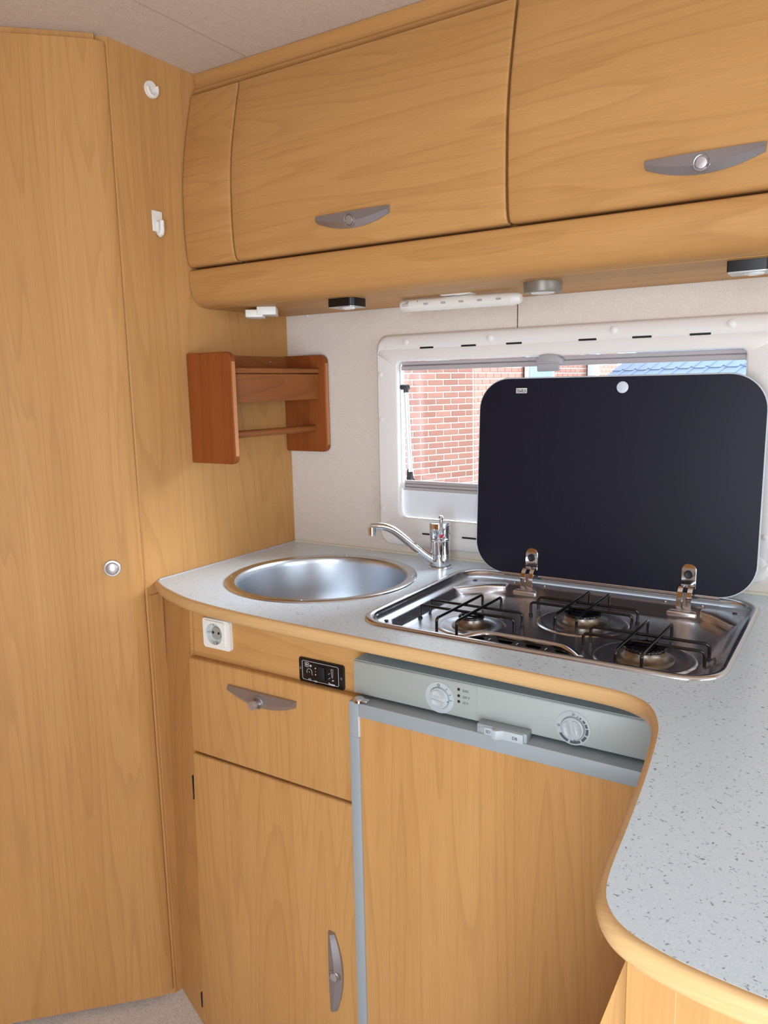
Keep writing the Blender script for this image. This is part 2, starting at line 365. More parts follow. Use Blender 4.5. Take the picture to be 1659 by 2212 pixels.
# ================================================================== WINDOW
WIN = thing('window_1', (.672, 0, .951), 'wide caravan window with pale plastic frame and pulled-back blind', 'window', kind='structure')
X0, X1, Z0, Z1 = .262, 1.083, .9515, 1.424
ix0, ix1, iz0, iz1 = .318, 1.024, 1.018, 1.366
def xz(pts, y): return [Vector((a, y, b)) for a, b in pts]
bm = loops([xz(rrect(X0, X1, Z0, Z1, .03), -.0003), xz(rrect(X0+.001, X1-.001, Z0+.001, Z1-.001, .03), -.008), xz(rrect(X0+.006, X1-.006, Z0+.006, Z1-.006, .027), -.0135),
            xz(rrect(X0+.0066, X1-.0066, Z0+.030, Z1-.0305, .010), -.0142), xz(rrect(X0+.0067, X1-.0067, Z0+.0312, Z1-.0318, .010), -.0132), xz(rrect(X0+.0069, X1-.0069, Z0+.0325, Z1-.033, .010), -.0138),
            xz(rrect(ix0-.004, ix1+.004, iz0-.004, iz1+.004, .015), -.0135), xz(rrect(ix0-.001, ix1+.001, iz0-.001, iz1+.001, .012), -.0125), xz(rrect(ix0, ix1, iz0, iz1, .012), -.010), xz(rrect(ix0, ix1, iz0, iz1, .012), -.003), xz(rrect(ix0-.016, ix1+.016, iz0-.006, iz1+.006, .012), -.0005)])
obj('frame', bm, 'frame', WIN, ang=50)
for cx, cz in ((.3418, 1.407), (.5422, 1.407), (.7942, 1.408), (.9972, 1.4085), (.2750, 1.339), (.2750, 1.239), (.2750, 1.0383), (.3425, .968), (.5422, .968), (.7942, .968), (.9972, .968), (1.070, 1.339), (1.070, 1.239), (1.070, 1.0383)):
    r = .0072 if .97 < cz < 1.0 or cz > 1.4 or cz < .97 else .0056
    obj('screw_cap', lathe([(r+.0012, -.001), (r+.001, .0002), (r, .0003), (r-.0002, .0022), (r-.0012, .003), (0, .0034)], (cx, -.0132, cz), (0, -1, 0), 24), 'frame', WIN)
for a, c in ((.3777, .4107), (.4768, .5109), (.5779, .6118), (.7272, .7621), (.8287, .8636), (.9293, .9648)):
    for zz in (1.3935, .9855): obj('vent_slot', box(a, c, -.0152, -.0128, zz-.0022, zz+.0016, .0008, 1), 'black_m', WIN)
# upper blind cassette: two ribs with a dark groove, latch in the middle
obj('blind_rail', box(ix0+.004, ix1-.002, .000, .012, 1.3575, 1.3655, .001, 1), 'rail', WIN)
obj('blind_rail', box(ix0+.004, ix1-.002, -.003, .012, 1.3465, 1.3562, .0015, 1), 'rail', WIN)
obj('rail_groove', box(ix0+.004, ix1-.002, .004, .012, 1.356, 1.358), 'rail', WIN)
lt = obj('blind_latch', prism([Vector((x, -.022, z)) for x, z in ((.645, 1.350), (.6955, 1.350), (.697, 1.359), (.688, 1.3665), (.67, 1.369), (.652, 1.3665), (.6435, 1.359))], (0, .02, 0), .002), 'cassette', WIN)
obj('latch_tab', box(.6475, .693, -.0235, -.0185, 1.3355, 1.3515, .0018, 1), 'cassette', lt)
obj('latch_slot', box(.6465, .694, -.0232, -.0215, 1.3508, 1.3535), 'cassette', lt)
# lower cassette with ribs, and the blind cloth below
for a, c, y in ((1.0945, 1.1015, .002), (1.088, 1.0935, -.001), (1.0795, 1.087, .001)):
    obj('blind_rail', box(ix0+.002, ix1-.002, y, .012, a, c, .0012, 1), 'rail', WIN)
obj('rail_end_clip', box(ix0+.0015, ix0+.008, -.004, .006, 1.083, 1.0995, .001, 1), 'white', WIN)
obj('blind', prism(xz(rrect(ix0+.0005, ix1-.0005, iz0+.0005, 1.0805, (.0005, .0005, .012, .012)), .004), (0, .004, 0)), 'blind', WIN)
# acrylic pane with its rounded moulded border, outside
obj('pane', prism(xz(rrect(.290, 1.05, 1.0, 1.385, .03), .046), (0, .004, 0)), 'glass', WIN)
bm = loops([xz(rrect(.3095, 1.030, 1.092, 1.350, .024), .0458), xz(rrect(.3101, 1.0294, 1.0926, 1.3494, .024), .0454), xz(rrect(.3107, 1.0288, 1.0932, 1.3488, .024), .0458)]); obj('pane_bead', bm, 'glassedge', WIN)
obj('outer_frame', loops([xz(rrect(.287, 1.053, .995, 1.39, .02), .0305), xz(rrect(.287, 1.053, .995, 1.39, .02), .044), xz(rrect(.3015, 1.038, 1.010, 1.374, .02), .044), xz(rrect(.3015, 1.038, 1.010, 1.374, .02), .0305)]), 'upvc', WIN)
st = obj('window_stay', tube([(.3150, .030, 1.302), (.3235, .030, 1.118)], .0055, 12), 'alu', WIN)
obj('stay_end', tube([(.3005, .036, 1.3105), (.309, .033, 1.3100), (.3205, .029, 1.3090)], .0064, 12), 'black', st)
obj('stay_end', cyl((.3149, .030, 1.3090), (0.04, 0, -1), .0062, .011, 14), 'black', st)
obj('stay_foot', prism(xz([(.3150, 1.0965), (.3265, 1.0965), (.3265, 1.120), (.3245, 1.126), (.3200, 1.128), (.3165, 1.122)], .026), (0, .008, 0), .001), 'black', st)
obj('stay_hook', tube([(.3285, .028, 1.118), (.3295, .028, 1.110), (.332, .027, 1.102), (.337, .027, 1.0995)], .0018, 8), 'rubber', st)

# ================================================================== OVERHEAD CABINET
OH = thing('overhead_cabinet', (.65, -.15, 1.483), 'wooden overhead locker with curved flap doors fixed below the ceiling', 'cabinet')
PROF = [(-.2785, 1.8995), (-.2888, 1.8608), (-.3022, 1.805), (-.311, 1.759), (-.3153, 1.7226), (-.3172, 1.687), (-.3178, 1.633), (-.3162, 1.597), (-.3142, 1.580), (-.3115, 1.5705), (-.3068, 1.5645), (-.300, 1.5625)]
PS = smooth(PROF, 4)
def flap(x0, x1, r=.010):
    """curved door: front sheet following the profile with rounded lower corners, real thickness"""
    tot = [0]
    for a, b in zip(PS, PS[1:]): tot.append(tot[-1]+math.hypot(b[0]-a[0], b[1]-a[1]))
    Lh = tot[-1]; b = bmesh.new(); rows = []
    ins = [0, .0012, .004]
    xs = [x0, x0+.0012, x0+.004, x0+.05, (x0+x1)/2, x1-.05, x1-.004, x1-.0012, x1]
    for k, (y, z) in enumerate(PS):
        d = Lh-tot[k]; cut = r-math.sqrt(max(r*r-(r-d)**2, 0)) if d < r else 0
        row = []
        for i, x in enumerate(xs):
            edge = .0022 if i in (0, 8) else (.0007 if i in (1, 7) else 0)
            xx = x+cut if i < 3 else (x-cut if i > 5 else x)
            row.append((xx, y+edge, z))
        rows.append([(row[0][0], y+.016, z)]+row+[(row[-1][0], y+.016, z)])
    V = [[b.verts.new(p) for p in r_] for r_ in rows]; n = len(V[0])
    for a, c in zip(V, V[1:]):
        for i in range(n): b.faces.new((a[i], a[(i+1) % n], c[(i+1) % n], c[i]))
    b.faces.new(V[0][::-1]); b.faces.new(V[-1]); return b
XR = 1.72
bm = box(.002, XR, -.262, -.003, 1.4855, CZ-.001); obj('carcass', bm, 'wood_h', OH)
obj('inner_board', prism([Vector((.002, y, z)) for y, z in ((-.262, 1.903), (-.270, 1.80), (-.272, 1.70), (-.272, 1.56), (-.270, 1.54), (-.25, 1.54), (-.25, 1.903))], (XR-.002, 0, 0)), 'wood_h', OH)
obj('fixed_panel', flap(.0022, .1305, .002), 'wood_h', OH)
door1 = obj('door', flap(.1342, .7066), 'wood_h', OH)
door2 = obj('door', flap(.7110, 1.286), 'wood_h', OH)
obj('door', flap(1.2895, XR), 'wood_h', OH)
pel = smooth([(-.3035, 1.5575), (-.3075, 1.5545), (-.3098, 1.5445), (-.3094, 1.529), (-.3046, 1.5095), (-.296, 1.4955), (-.285, 1.4875), (-.272, 1.4836)], 4)+[(-.20, 1.4842), (-.004, 1.4852), (-.004, 1.492), (-.25, 1.497), (-.285, 1.53), (-.290, 1.5575)]
obj('bottom_board', box(.0015, XR, -.262, -.003, 1.4829, 1.4841, .0004, 1), 'wood_h', OH)
obj('pelmet', prism([Vector((.0015, y, z)) for y, z in pel], (XR-.0015, 0, 0)), 'wood_h', OH, ang=30)
cor = smooth([(-.2648, CZ-.001), (-.2650, 1.937), (-.2625, 1.928), (-.2632, 1.919), (-.2672, 1.9145), (-.2685, 1.9105)], 3)+[(-.262, 1.9065), (-.24, 1.906), (-.24, CZ-.001)]
obj('cornice', prism([Vector((.0015, y, z)) for y, z in cor], (XR-.0015, 0, 0)), 'wood_h', OH, ang=30)

def handle(parent, o, u, v, w, popped=False, lab=None):
    """boat-shaped grip 152 mm long: straight along +v, belly to -v, with a push button"""
    o, u, v, w = Vector(o), Vector(u).normalized(), Vector(v).normalized(), Vector(w).normalized(); n = 28; rows = []
    for i in range(n+1):
        t = -1+2*i/n; top = .0105-.0015*(1-t*t)*0; hgt = .0125+.0155*(1-t*t); rid = top-hgt*(.64-.12*abs(t)); k = .35+.65*(1-t*t)
        sl = .0035*(t if abs(t) > .93 else 0)
        P = [(top, 0), (top, .004+.003*k), (rid, .0075+.006*k), (top-hgt, .0025+.002*k), (top-hgt, 0)]
        rows.append([o+u*(.076*t+(0 if abs(t) < .999 else math.copysign(-.0025+.0035*(j/4), t)))+v*a+w*b for j, (a, b) in enumerate(P)])
    hd = obj('handle', loops(rows, True, True), 'handle', parent, ang=20, label=lab)
    bo = o+v*(-.0045)+w*.0095
    obj('handle_rosette', lathe([(.0115, -.004), (.0115, .0030), (.0108, .0038), (.0096, .0034), (.0092, .0010)], bo, w, 32), 'handle', parent)
    obj('rosette_recess', lathe([(.0093, .0012), (0, .0012)], bo, w, 28), 'handle', parent)
    if popped: obj('button', lathe([(.0052, 0), (.0052, .011), (.0078, .0115), (.0082, .013), (.0082, .0185), (.0074, .0198), (0, .020)], bo, w, 28), 'btn', parent)
    else: obj('button', lathe([(.0079, 0), (.0079, .0036), (.0073, .0044), (.004, .0047), (0, .0048)], bo+u*-.0004, w, 28), 'btn', parent)
tilt = (0, -.992, -.06)
handle(door1, (.418, -.3162, 1.6075), (1, 0, 0), (0, -.09, .995), (0, -.995, -.09))
handle(door2, (.9975, -.3162, 1.6085), (1, 0, 0), (0, -.09, .995), (0, -.995, -.09))

# lamps and fittings under the locker
def wedge_lamp(x0, x1, label):
    t = thing('spot_lamp', ((x0+x1)/2, -.2, 1.462), label, 'lamp')
    pts = rrect(x0, x1, -.242, -.196, (.003, .003, .002, .012))
    b = loops([[(a, c, 1.4828) for a, c in pts], [(a, c, 1.4672) for a, c in pts]], True, True); obj('lamp_body', b, 'black', t)
    pts2 = rrect(x0+.0006, x1-.0006, -.2414, -.1966, (.003, .003, .002, .012)); b = loops([[(a, c, 1.4673) for a, c in pts2], [(a, c, 1.4655) for a, c in pts2]], True, True); obj('face_plate', b, 'silver_face', t)
    cx = (x0+x1)/2
    obj('lens', lathe([(0.014, 0), (.0125, .0022), (.008, .003), (.007, .0015), (0, .001)], (cx+.004, -.221, 1.4655), (0, 0, -1), 20), 'lens', t); return t
wedge_lamp(.3035, .362, 'small black box spot lamp under the locker above the wooden wall rack')
wedge_lamp(1.0215, 1.083, 'black box spot lamp under the locker right of the round bronze lamp')
t = thing('puck_lamp', (.7235, -.195, 1.466), 'round bronze grey lamp fixed under the overhead locker', 'lamp')
obj('lamp_body', lathe([(0, 0), (.0325, 0), (.0325, -.0155), (.0315, -.0172), (.022, -.0175), (.021, -.0165), (0, -.0165)], (.7235, -.195, 1.4828), (0, 0, 1), 40), 'puck', t)
obj('lens', lathe([(.0208, 0), (.019, -.0018), (.010, -.0028), (0, -.003)], (.7235, -.195, 1.4663), (0, 0, 1), 32), 'lens', t)
t = thing('tube_light', (.535, -.14, 1.457), 'white clip-on tube light with printed label below the locker', 'lamp')
ax = Vector((1, 0, -.012)).normalized()
def TL(d): return Vector((.4105, -.140, 1.4692))+ax*d
obj('tube', lathe([(0, .0), (.0105, .0005), (.012, .003), (.012, .027), (.0112, .0275), (.0112, .0285), (.012, .029), (.012, .236), (.0112, .2365), (.0105, .246), (.0075, .2515), (0, .2535)], TL(0), ax, 28), 'white', t)
obj('tube_joint', lathe([(.01205, .0272), (.01215, .0275), (.01215, .0285), (.01205, .0288)], TL(0), ax, 28), 'white', t)
obj('clip', prism([Vector((x, -.155, z)) for x, z in ((.502, 1.4828), (.566, 1.4828), (.560, 1.4806), (.538, 1.4796), (.532, 1.4806), (.506, 1.4806))], (0, .03, 0), .0006), 'white', t)
nrm = Vector((.25, -.88, .02)).normalized()
def TP(d, ang): return TL(d)+Vector((0, -cos(ang), sin(ang)))*.0122
for i in range(5):
    c = TP(.060+.038*i, .06); vv = Vector((0, sin(.06), cos(.06)))
    text('led_mark', 'mm', 'rail', t, c, (1, 0, -.012), vv, .0045, bold=.0006)
text('label_print', 'CE', 'grey_d', t, TP(.017, .42), (1, 0, -.012), (0, sin(.42), cos(.42)), .0042)
text('label_print', '=====', 'grey_d', t, TP(.014, .15), (1, 0, -.012), (0, sin(.15), cos(.15)), .0032)
text('label_print', '======', 'grey_d', t, TP(.014, -.1), (1, 0, -.012), (0, sin(-.1), cos(.1)), .003)
text('label_print', 'L', 'grey_d', t, TP(.041, .55), (1, 0, -.012), (0, sin(.55), cos(.55)), .004)
t = thing('door_sensor', (.098, -.2, 1.468), 'small white two-part plastic box under the locker end', 'sensor')
rot = radians(35)
def rbox(cx, cy, z0, z1, lx, ly, a, bv=.0015):
    b = box(-lx/2, lx/2, -ly/2, ly/2, z0, z1, bv)
    for v in b.verts: v.co = Vector((cx+v.co.x*cos(a)-v.co.y*sin(a), cy+v.co.x*sin(a)+v.co.y*cos(a), v.co.z))
    return b
obj('housing', rbox(.112, -.198, 1.4660, 1.4828, .040, .056, rot), 'white', t)
obj('cover', rbox(.090, -.212, 1.4615, 1.4770, .036, .054, rot), 'white', t)

# ================================================================== HOOKS AND RACK
t = thing('round_wall_hook', (0, -.381, 1.868), 'round white stick-on hook high on the partition', 'hook')
obj('plate', lathe([(.0158, 0), (.0158, .0025), (.015, .0035), (0, .0036)], (0, -.381, 1.8835), (1, 0, 0), 32), 'white', t)
bm = bmesh.new(); rows = []
arc = [(a, .0125) for a in range(-100, 11, 10)]
for a, r in [(radians(x), .0152) for x in range(150, 381, 10)]:
    pass
pts = [Vector((.004, -.381+.0118*cos(radians(a)), 1.8835+.0128*sin(radians(a)))) for a in range(175, 396, 11)]
obj('hook_lip', tube([p+Vector((.0018, 0, 0)) for p in pts], .0036, 8), 'white', t)
t = thing('square_wall_hook', (0, -.386, 1.613), 'square white stick-on hook below the round one on the partition', 'hook')
obj('plate', box(0, .003, -.399, -.374, 1.622, 1.661, .0008, 1), 'white', t)
obj('hook_lip', tube([(.003, -.386, 1.640), (.003, -.386, 1.627), (.0045, -.386, 1.6195), (.0075, -.386, 1.6170), (.0110, -.386, 1.6185), (.0130, -.386, 1.624), (.0132, -.386, 1.641), (.0128, -.386, 1.643)], [.004, .0055, .006, .006, .0055, .005, .0048, .003], 10), 'white', t)

RK = thing('wooden_wall_rack', (.06, -.17, 1.16), 'reddish brown wooden kitchen roll rack screwed to the partition', 'rack')
for (ya, yb) in ((-.3318, -.3165), (-.0185, -.0035)):
    pts = rrect(.0008, .124, 1.1615, 1.3885, (.017, .004, .004, .014))
    b = prism([Vector((a, ya, c)) for a, c in pts], (0, yb-ya, 0)); bevel(b, .0028, 3, 60); obj('side_board', b, 'teak_v', RK, ang=30)
for ya, yb in ((-.3292, -.3192), (-.0160, -.0062)): obj('worn_edge', box(.1232, .1246, ya, yb, 1.178, 1.369, .0004, 1), 'teak_edge', RK)
obj('front_board', box(.092, .106, -.3165, -.0185, 1.286, 1.3445, .0008, 1), 'teak_h', RK)
obj('shelf', box(.004, .1105, -.3165, -.0185, 1.3460, 1.3565, .0012, 1), 'teak_h', RK)
obj('back_rail', box(.0008, .012, -.3165, -.0185, 1.340, 1.3865, .0008, 1), 'teak_h', RK)
obj('dowel', tube([(.089, -.3170, 1.2195), (.089, -.018, 1.2175)], .0078, 16), 'teak_h', RK)
obj('screw', lathe([(.003, 0), (.003, .0008), (0, .0014)], (.012, -.079, 1.3725), (1, 0, 0), 12), 'chrome', RK)

# ================================================================== WORKTOP
WT = thing('worktop', (.6, -.3, H-.03), 'pale speckled kitchen worktop with wooden rounded edge, curving round to a peninsula', 'worktop')
edge_pts = [(.0008, -.4465), (.03, -.464), (.0655, -.481), (.1415, -.5085), (.20, -.521), (.27, -.5305), (.342, -.537), (.427, -.5405), (.50, -.5425), (.57, -.5445), (.683, -.547), (.79, -.5505), (.877, -.5545), (.94, -.557), (.975, -.5615), (.998, -.571), (1.013, -.584), (1.024, -.602), (1.033, -.625), (1.040, -.65), (1.046, -.69), (1.0545, -.765), (1.062, -.854), (1.0665, -.9185), (1.0705, -.948), (1.0763, -.966), (1.0875, -.9815), (1.104, -.992), (1.129, -.9995), (1.158, -1.004), (1.20, -1.007), (1.26, -1.0085), (1.34, -1.0098), (1.46, -1.0112), (1.6, -1.0126), (1.75, -1.014)]
ed = smooth(edge_pts, 4)
hob_in = rrect(.520, 1.070, -.478, -.070, .052)
sk = (.2828, -.2645)
circ = [(sk[0]+.187*cos(2*pi*i/64), sk[1]+.187*sin(2*pi*i/64)) for i in range(64)]
outer = ed+[(1.75, -.001), (.0008, -.001)]
obj('surface', holed(outer, [circ, hob_in], H-.0235, H), 'top', WT, ang=30)
pf = [(-.0004, -.0003), (.0022, -.0001), (.0046, -.0010), (.0064, -.0032), (.0073, -.0072), (.0073, -.0120), (.0064, -.0166), (.0044, -.0206), (.0018, -.0230), (-.002, -.0238), (-.002, -.0002)]
rows = []
for i, p in enumerate(ed):
    a = Vector((*ed[max(i-1, 0)], 0)); b = Vector((*ed[min(i+1, len(ed)-1)], 0)); tdir = (b-a).normalized(); nrm = Vector((tdir.y, -tdir.x, 0))
    if i == 0: nrm = Vector((0, -1.15, 0))
    rows.append([Vector((p[0], p[1], H))+nrm*o_+Vector((0, 0, z)) for o_, z in pf])
obj('wooden_edging', loops(rows, True, True), 'edge', WT, ang=50)
def bead(pts): return tube(pts, .0042, 8)
tr = obj('trim_2', bead([(.003, -.0015, H+.001), (1.75, -.0015, H+.001)]), 'bead', kind='structure'); tag(tr, 'cream sealant bead along the back of the worktop', 'trim')
tr = obj('trim_3', tube([(.0015, -.444, H+.0006), (.0015, -.003, H+.0006)], .0024, 8), 'rail', kind='structure'); tag(tr, 'grey sealant bead where worktop meets the partition', 'trim')

# ================================================================== SINK
SK = thing('round_sink', (sk[0], sk[1], H), 'round satin stainless steel sink set in the worktop', 'sink')
R = .1955
bowl = [(.1765, .0022), (.1742, .0005), (.1725, -.004), (.1712, -.012), (.169, -.07), (.164, -.105), (.152, -.128), (.132, -.139), (.09, -.143), (.032, -.146), (.030, -.149), (0, -.149)]
obj('bowl', lathe(bowl, (*sk, H), (0, 0, 1), 72), 'steel', SK, ang=60)
obj('rim', lathe([(R, .0002), (R-.0008, .0022), (R-.004, .0036), (R-.008, .0034), (R-.0125, .0024), (.1795, .0024), (.1765, .0022), (.1765, -.002)], (*sk, H), (0, 0, 1), 72), 'rim', SK, ang=60)
for a in (-150, -65, 25, 110): obj('rim_notch', rbox(sk[0]+(R-.009)*cos(radians(a)), sk[1]+(R-.009)*sin(radians(a)), H+.0030, H+.0042, .0022, .007, radians(a), .0005), 'steel', SK)
obj('drain', lathe([(.030, 0), (.029, .002), (.022, .0025), (.020, .0005), (0, 0)], (*sk, H-.1488), (0, 0, 1), 32), 'chrome', SK)

# ================================================================== TAP
tx, ty = .4585, -.080
TP_ = thing('mixer_tap', (tx, ty, H), 'chrome single lever mixer tap beside the sink', 'tap')
obj('base_ring', lathe([(.0265, 0), (.0265, .003), (.0245, .0045), (.022, .005)], (tx, ty, H), (0, 0, 1), 40), 'chrome', TP_)
obj('body', lathe([(.0205, .004), (.0212, .012), (.0212, .030), (.0206, .0305), (.0206, .0315), (.0212, .032), (.0205, .058), (.0215, .059), (.0222, .061), (.0222, .0635), (.0212, .0645)], (tx, ty, H), (0, 0, 1), 40), 'chrome', TP_)
obj('cartridge_cap', lathe([(.0212, .0645), (.0218, .0655), (.0222, .094), (.0216, .0965), (.0195, .0975), (0, .098)], (tx, ty, H), (0, 0, 1), 40), 'chrome', TP_)
sd = Vector((-.692, -.722, 0)).normalized(); fw = Vector((.55, -.83, 0)).normalized()
def SP(d, z): return Vector((tx, ty, 0))+sd*d+Vector((0, 0, z))
sp = smooth([(.012, .944), (.04, .9665), (.07, .992), (.094, 1.0125), (.110, 1.0225), (.128, 1.0280), (.150, 1.0290)], 4)
obj('spout', tube([SP(d, z) for d, z in sp], [.0095-.0022*i/len(sp) for i in range(len(sp))], 16), 'chrome', TP_, ang=60)
obj('nozzle', lathe([(0, 0), (.0088, .001), (.0088, .010), (.0078, .0105), (.0078, .0185), (0, .0185)], SP(.1465, 1.0285), (0, 0, -1), 24), 'chrome', TP_)
lv = Vector((tx, ty, 0))+fw*.017
lev = obj('lever', tube([lv+Vector((0, 0, 1.005)), lv+fw*.009+Vector((0, 0, 1.012)), lv+fw*.012+Vector((0, 0, 1.024)), lv+fw*.012+Vector((0, 0, 1.040))], [.0075, .006, .0042, .0042], 14), 'chrome', TP_)
obj('lever_ball', lathe([(0, -.006), (.0042, -.0042), (.006, 0), (.0042, .0042), (0, .006)], lv+fw*.012+Vector((0, 0, 1.043)), (0, 0, 1), 20), 'chrome', lev)
obj('temperature_mark', lathe([(.0045, 0), (.0045, .002), (0, .0026)], lv+fw*.010+Vector((0, 0, 1.0045)), fw, 20), 'red', lev)

# ================================================================== HOB
HB = thing('gas_hob', (.795, -.274, H), 'three burner stainless gas hob with raised black glass lid', 'hob')
hx0, hx1, hy0, hy1 = .510, 1.080, -.488, -.060
def hl(i, z, r=None):
    rr = max(.06-i*.75, .02) if r is None else r
    return [(a, b, H+z) for a, b in rrect(hx0+i, hx1-i, hy0+i, hy1-i, rr, 8)]
obj('rim', loops([hl(.0, .0004), hl(.0006, .003), hl(.003, .0046), hl(.007, .005), hl(.011, .0042), hl(.0135, .002), hl(.015, -.002)]), 'rim', HB, ang=60)
FZ = -.028
def pl(l, r_, f, b_, z, rr): return [(a, b, H+z) for a, b in rrect(hx0+l, hx1-r_, hy0+f, hy1-b_, rr, 8)]
obj('pan', loops([hl(.015, -.002), pl(.018, .018, .018, .020, -.007, .046), pl(.024, .024, .022, .028, -.0095, .042), pl(.029, .029, .026, .036, -.0112, .040), pl(.034, .034, .029, .046, -.0145, .038),
                  pl(.041, .041, .035, .066, -.0250, .034), pl(.046, .046, .040, .073, -.0275, .032), pl(.053, .053, .046, .080, FZ, .030)], False, True), 'steel_pan', HB, ang=60)
def boss(pts, z, name='corner_boss', bv=.004, m='steel_pan'):
    obj(name, prism([(a, b, H+FZ+.0002) for a, b in pts], (0, 0, z-FZ), bv, 3), m, HB, ang=60)
boss([(.533, -.185), (.552, -.168), (.590, -.130), (.624, -.118), (.624, -.088), (.560, -.088), (.538, -.110)], -.011)
boss([(1.057, -.185), (1.040, -.168), (1.006, -.130), (.985, -.118), (.985, -.088), (1.035, -.088), (1.052, -.110)], -.011)
boss([(.533, -.425), (.533, -.395), (.575, -.460), (.556, -.460)][::-1], -.012, bv=.003)
boss([(.640, -.122), (.690, -.122), (.684, -.092), (.646, -.092)], -.016, 'hinge_boss'); boss([(.930, -.122), (.982, -.122), (.976, -.092), (.936, -.092)], -.016, 'hinge_boss')
boss([(.70, -.104), (.92, -.104), (.92, -.092), (.70, -.092)], -.019, 'back_ledge')
for (a, b) in ((.553, -.106), (.539, -.424), (1.040, -.106), (1.036, -.455)):
    obj('fixing_screw', lathe([(.0042, 0), (.0042, .0006), (.002, .0012), (0, .0006)], (a, b, H-.0108), (0, 0, 1), 16), 'rubber', HB)
for (a, b) in ((.6335, -.093), (.6965, -.093), (.9235, -.093), (.9865, -.093)):
    obj('rivet', lathe([(.0036, 0), (.0036, .0008), (.0022, .0014), (.0012, .0004), (0, .0004)], (a, b, H-.0160 if False else H-.0105), (0, -.5, .86), 16), 'rim', HB)
# knob recess with three taps at the front
kn = [(.692, -.446), (.700, -.428), (.712, -.414), (.730, -.408), (.80, -.408), (.842, -.411), (.858, -.420), (.872, -.434), (.882, -.446)]
obj('control_recess', prism([(a, b, H+FZ+.0003) for a, b in kn], (0, 0, .0125), .002), 'enamel', HB, label='black control strip of the hob')
obj('recess_lip', tube([(a, b+.003, H-.0115) for a, b in smooth(kn, 3)], .0058, 10), 'rim', HB)
for a in (.736, .782, .828):
    k_ = obj('control_knob', lathe([(.0125, 0), (.0125, .002), (.0105, .003), (.0100, .0055), (.0090, .0065), (0, .0068)], (a, -.430, H-.0152), (0, -.2, .98), 24), 'black_m', HB)
    obj('knob_mark', box(a-.0006, a+.0006, -.4395, -.432, H-.0088, H-.0080), 'print', k_)
    text('control_print', 'L\u00b7J', 'print', HB, (a-.004, -.4135, H-.0150), (1, 0, 0), (0, 1, 0), .0046)
BUR = ((.6555, -.338, .020, .034, .060), (.8155, -.231, .0295, .043, .078), (.951, -.355, .0295, .043, .075))
for cx, cy, rc, rb, rd in BUR:
    cy += .004
    obj('drip_dish', lathe([(rd, 0), (rd-.003, .0022), (rd-.008, .0026), (rd-.016, .0008), (rb+.004, .0004), (rb, .0006)], (cx, cy, H+FZ), (0, 0, 1), 48), 'steel_pan', HB, ang=60)
    bu = obj('burner', lathe([(rb, .0004), (rb, .0025), (rb-.002, .0036), (rb-.006, .0042), (rc+.0035, .0075), (rc+.001, .0105), (rc+.0005, .0165), (0, .0168)], (cx, cy, H+FZ), (0, 0, 1), 40), brushed('burner_metal', (150, 142, 132), .36) if 'burner_metal' not in bpy.data.materials else bpy.data.materials['burner_metal'], HB, ang=45)
    b = bmesh.new(); n = 72; ring = []
    prof = [(rc+.0018, .0155), (rc+.002, .0178), (rc+.0005, .0196), (rc*.8, .0204), (0, .0206)]
    b = lathe(prof, (cx, cy, H+FZ), (0, 0, 1), n)
    for v in b.verts:
        d = Vector((v.co.x-cx, v.co.y-cy))
        if d.length > rc*.95:
            k_ = 1+.025*cos(24*math.atan2(d.y, d.x)); v.co.x = cx+d.x*k_; v.co.y = cy+d.y*k_
    obj('burner_cap', b, 'enamel', bu, ang=45)
def wire(a, b, zt, zf, axis):
    a, b = Vector((*a, 0)), Vector((*b, 0)); d = (b-a).normalized(); r = .006; P = [a+Vector((0, 0, zf))]
    P.append(a+Vector((0, 0, zt-r)))
    for k in range(1, 5): an = radians(90*k/4); P.append(a+d*(r-r*cos(an))+Vector((0, 0, zt-r+r*sin(an))))
    for k in range(0, 4): an = radians(90*k/4); P.append(b-d*(r-r*sin(an))+Vector((0, 0, zt-r+r*cos(an))))
    P.append(b+Vector((0, 0, zt-r))); P.append(b+Vector((0, 0, zf))); return tube(P, .0025, 10)
for gx, gy in ((.645, -.318), (.810, -.208), (.9465, -.3335)):
    g = None
    ps = obj('pan_support', wire((gx-.089, gy-.0190), (gx+.089, gy-.0175), H-.0035, H+FZ+.0015, 'x'), 'enamel', HB)
    obj('support_wire', wire((gx-.089, gy+.0185), (gx+.089, gy+.0190), H-.0035, H+FZ+.0015, 'x'), 'enamel', ps)
    for dx in (-.0185, .0185): obj('support_wire', wire((gx+dx-.002, gy-.084), (gx+dx+.003, gy+.084), H+.0, H+FZ+.0015, 'y'), 'enamel', ps)
    for a, b in ((gx-.089, gy-.019), (gx+.089, gy+.019)): obj('support_foot', lathe([(.0042, 0), (.0042, .0025), (.0022, .004)], (a, b, H+FZ+.0002), (0, 0, 1), 14), 'rubber', ps)
# glass lid, leaning slightly back
lz0, lz1 = .9385, 1.3225
def LY(z): return -.082+(z-lz0)*.060
def lidp(a, z, o_=0): return Vector((a, LY(z)-o_, z))
pts = rrect(.5435, 1.0665, lz0, lz1, (.062, .060, .060, .062), 12)
bm = prism([lidp(a, z) for a, z in pts], (0, .0045, 0)); LID = obj('glass_lid', bm, 'glasslid', HB, label='black glass lid standing open')
rp = pts+[pts[0]]
obj('lid_edge', tube([lidp(a, z)+Vector((0, .0026, 0)) for a, z in rp], .0024, 8, caps=False), 'glassedge', LID)
obj('lid_seal', tube([lidp(.60, lz0-.0016)+Vector((0, .002, 0)), lidp(1.01, lz0-.0016)+Vector((0, .002, 0))], .0028, 10), 'rim', LID)
obj('finger_button', lathe([(.0105, 0), (.0105, .001), (.0085, .0018), (0, .0018)], lidp(.8265, 1.3030, 0), (0, -1, .06), 32), mat('pale_button', (206, 214, 226), .4), LID)
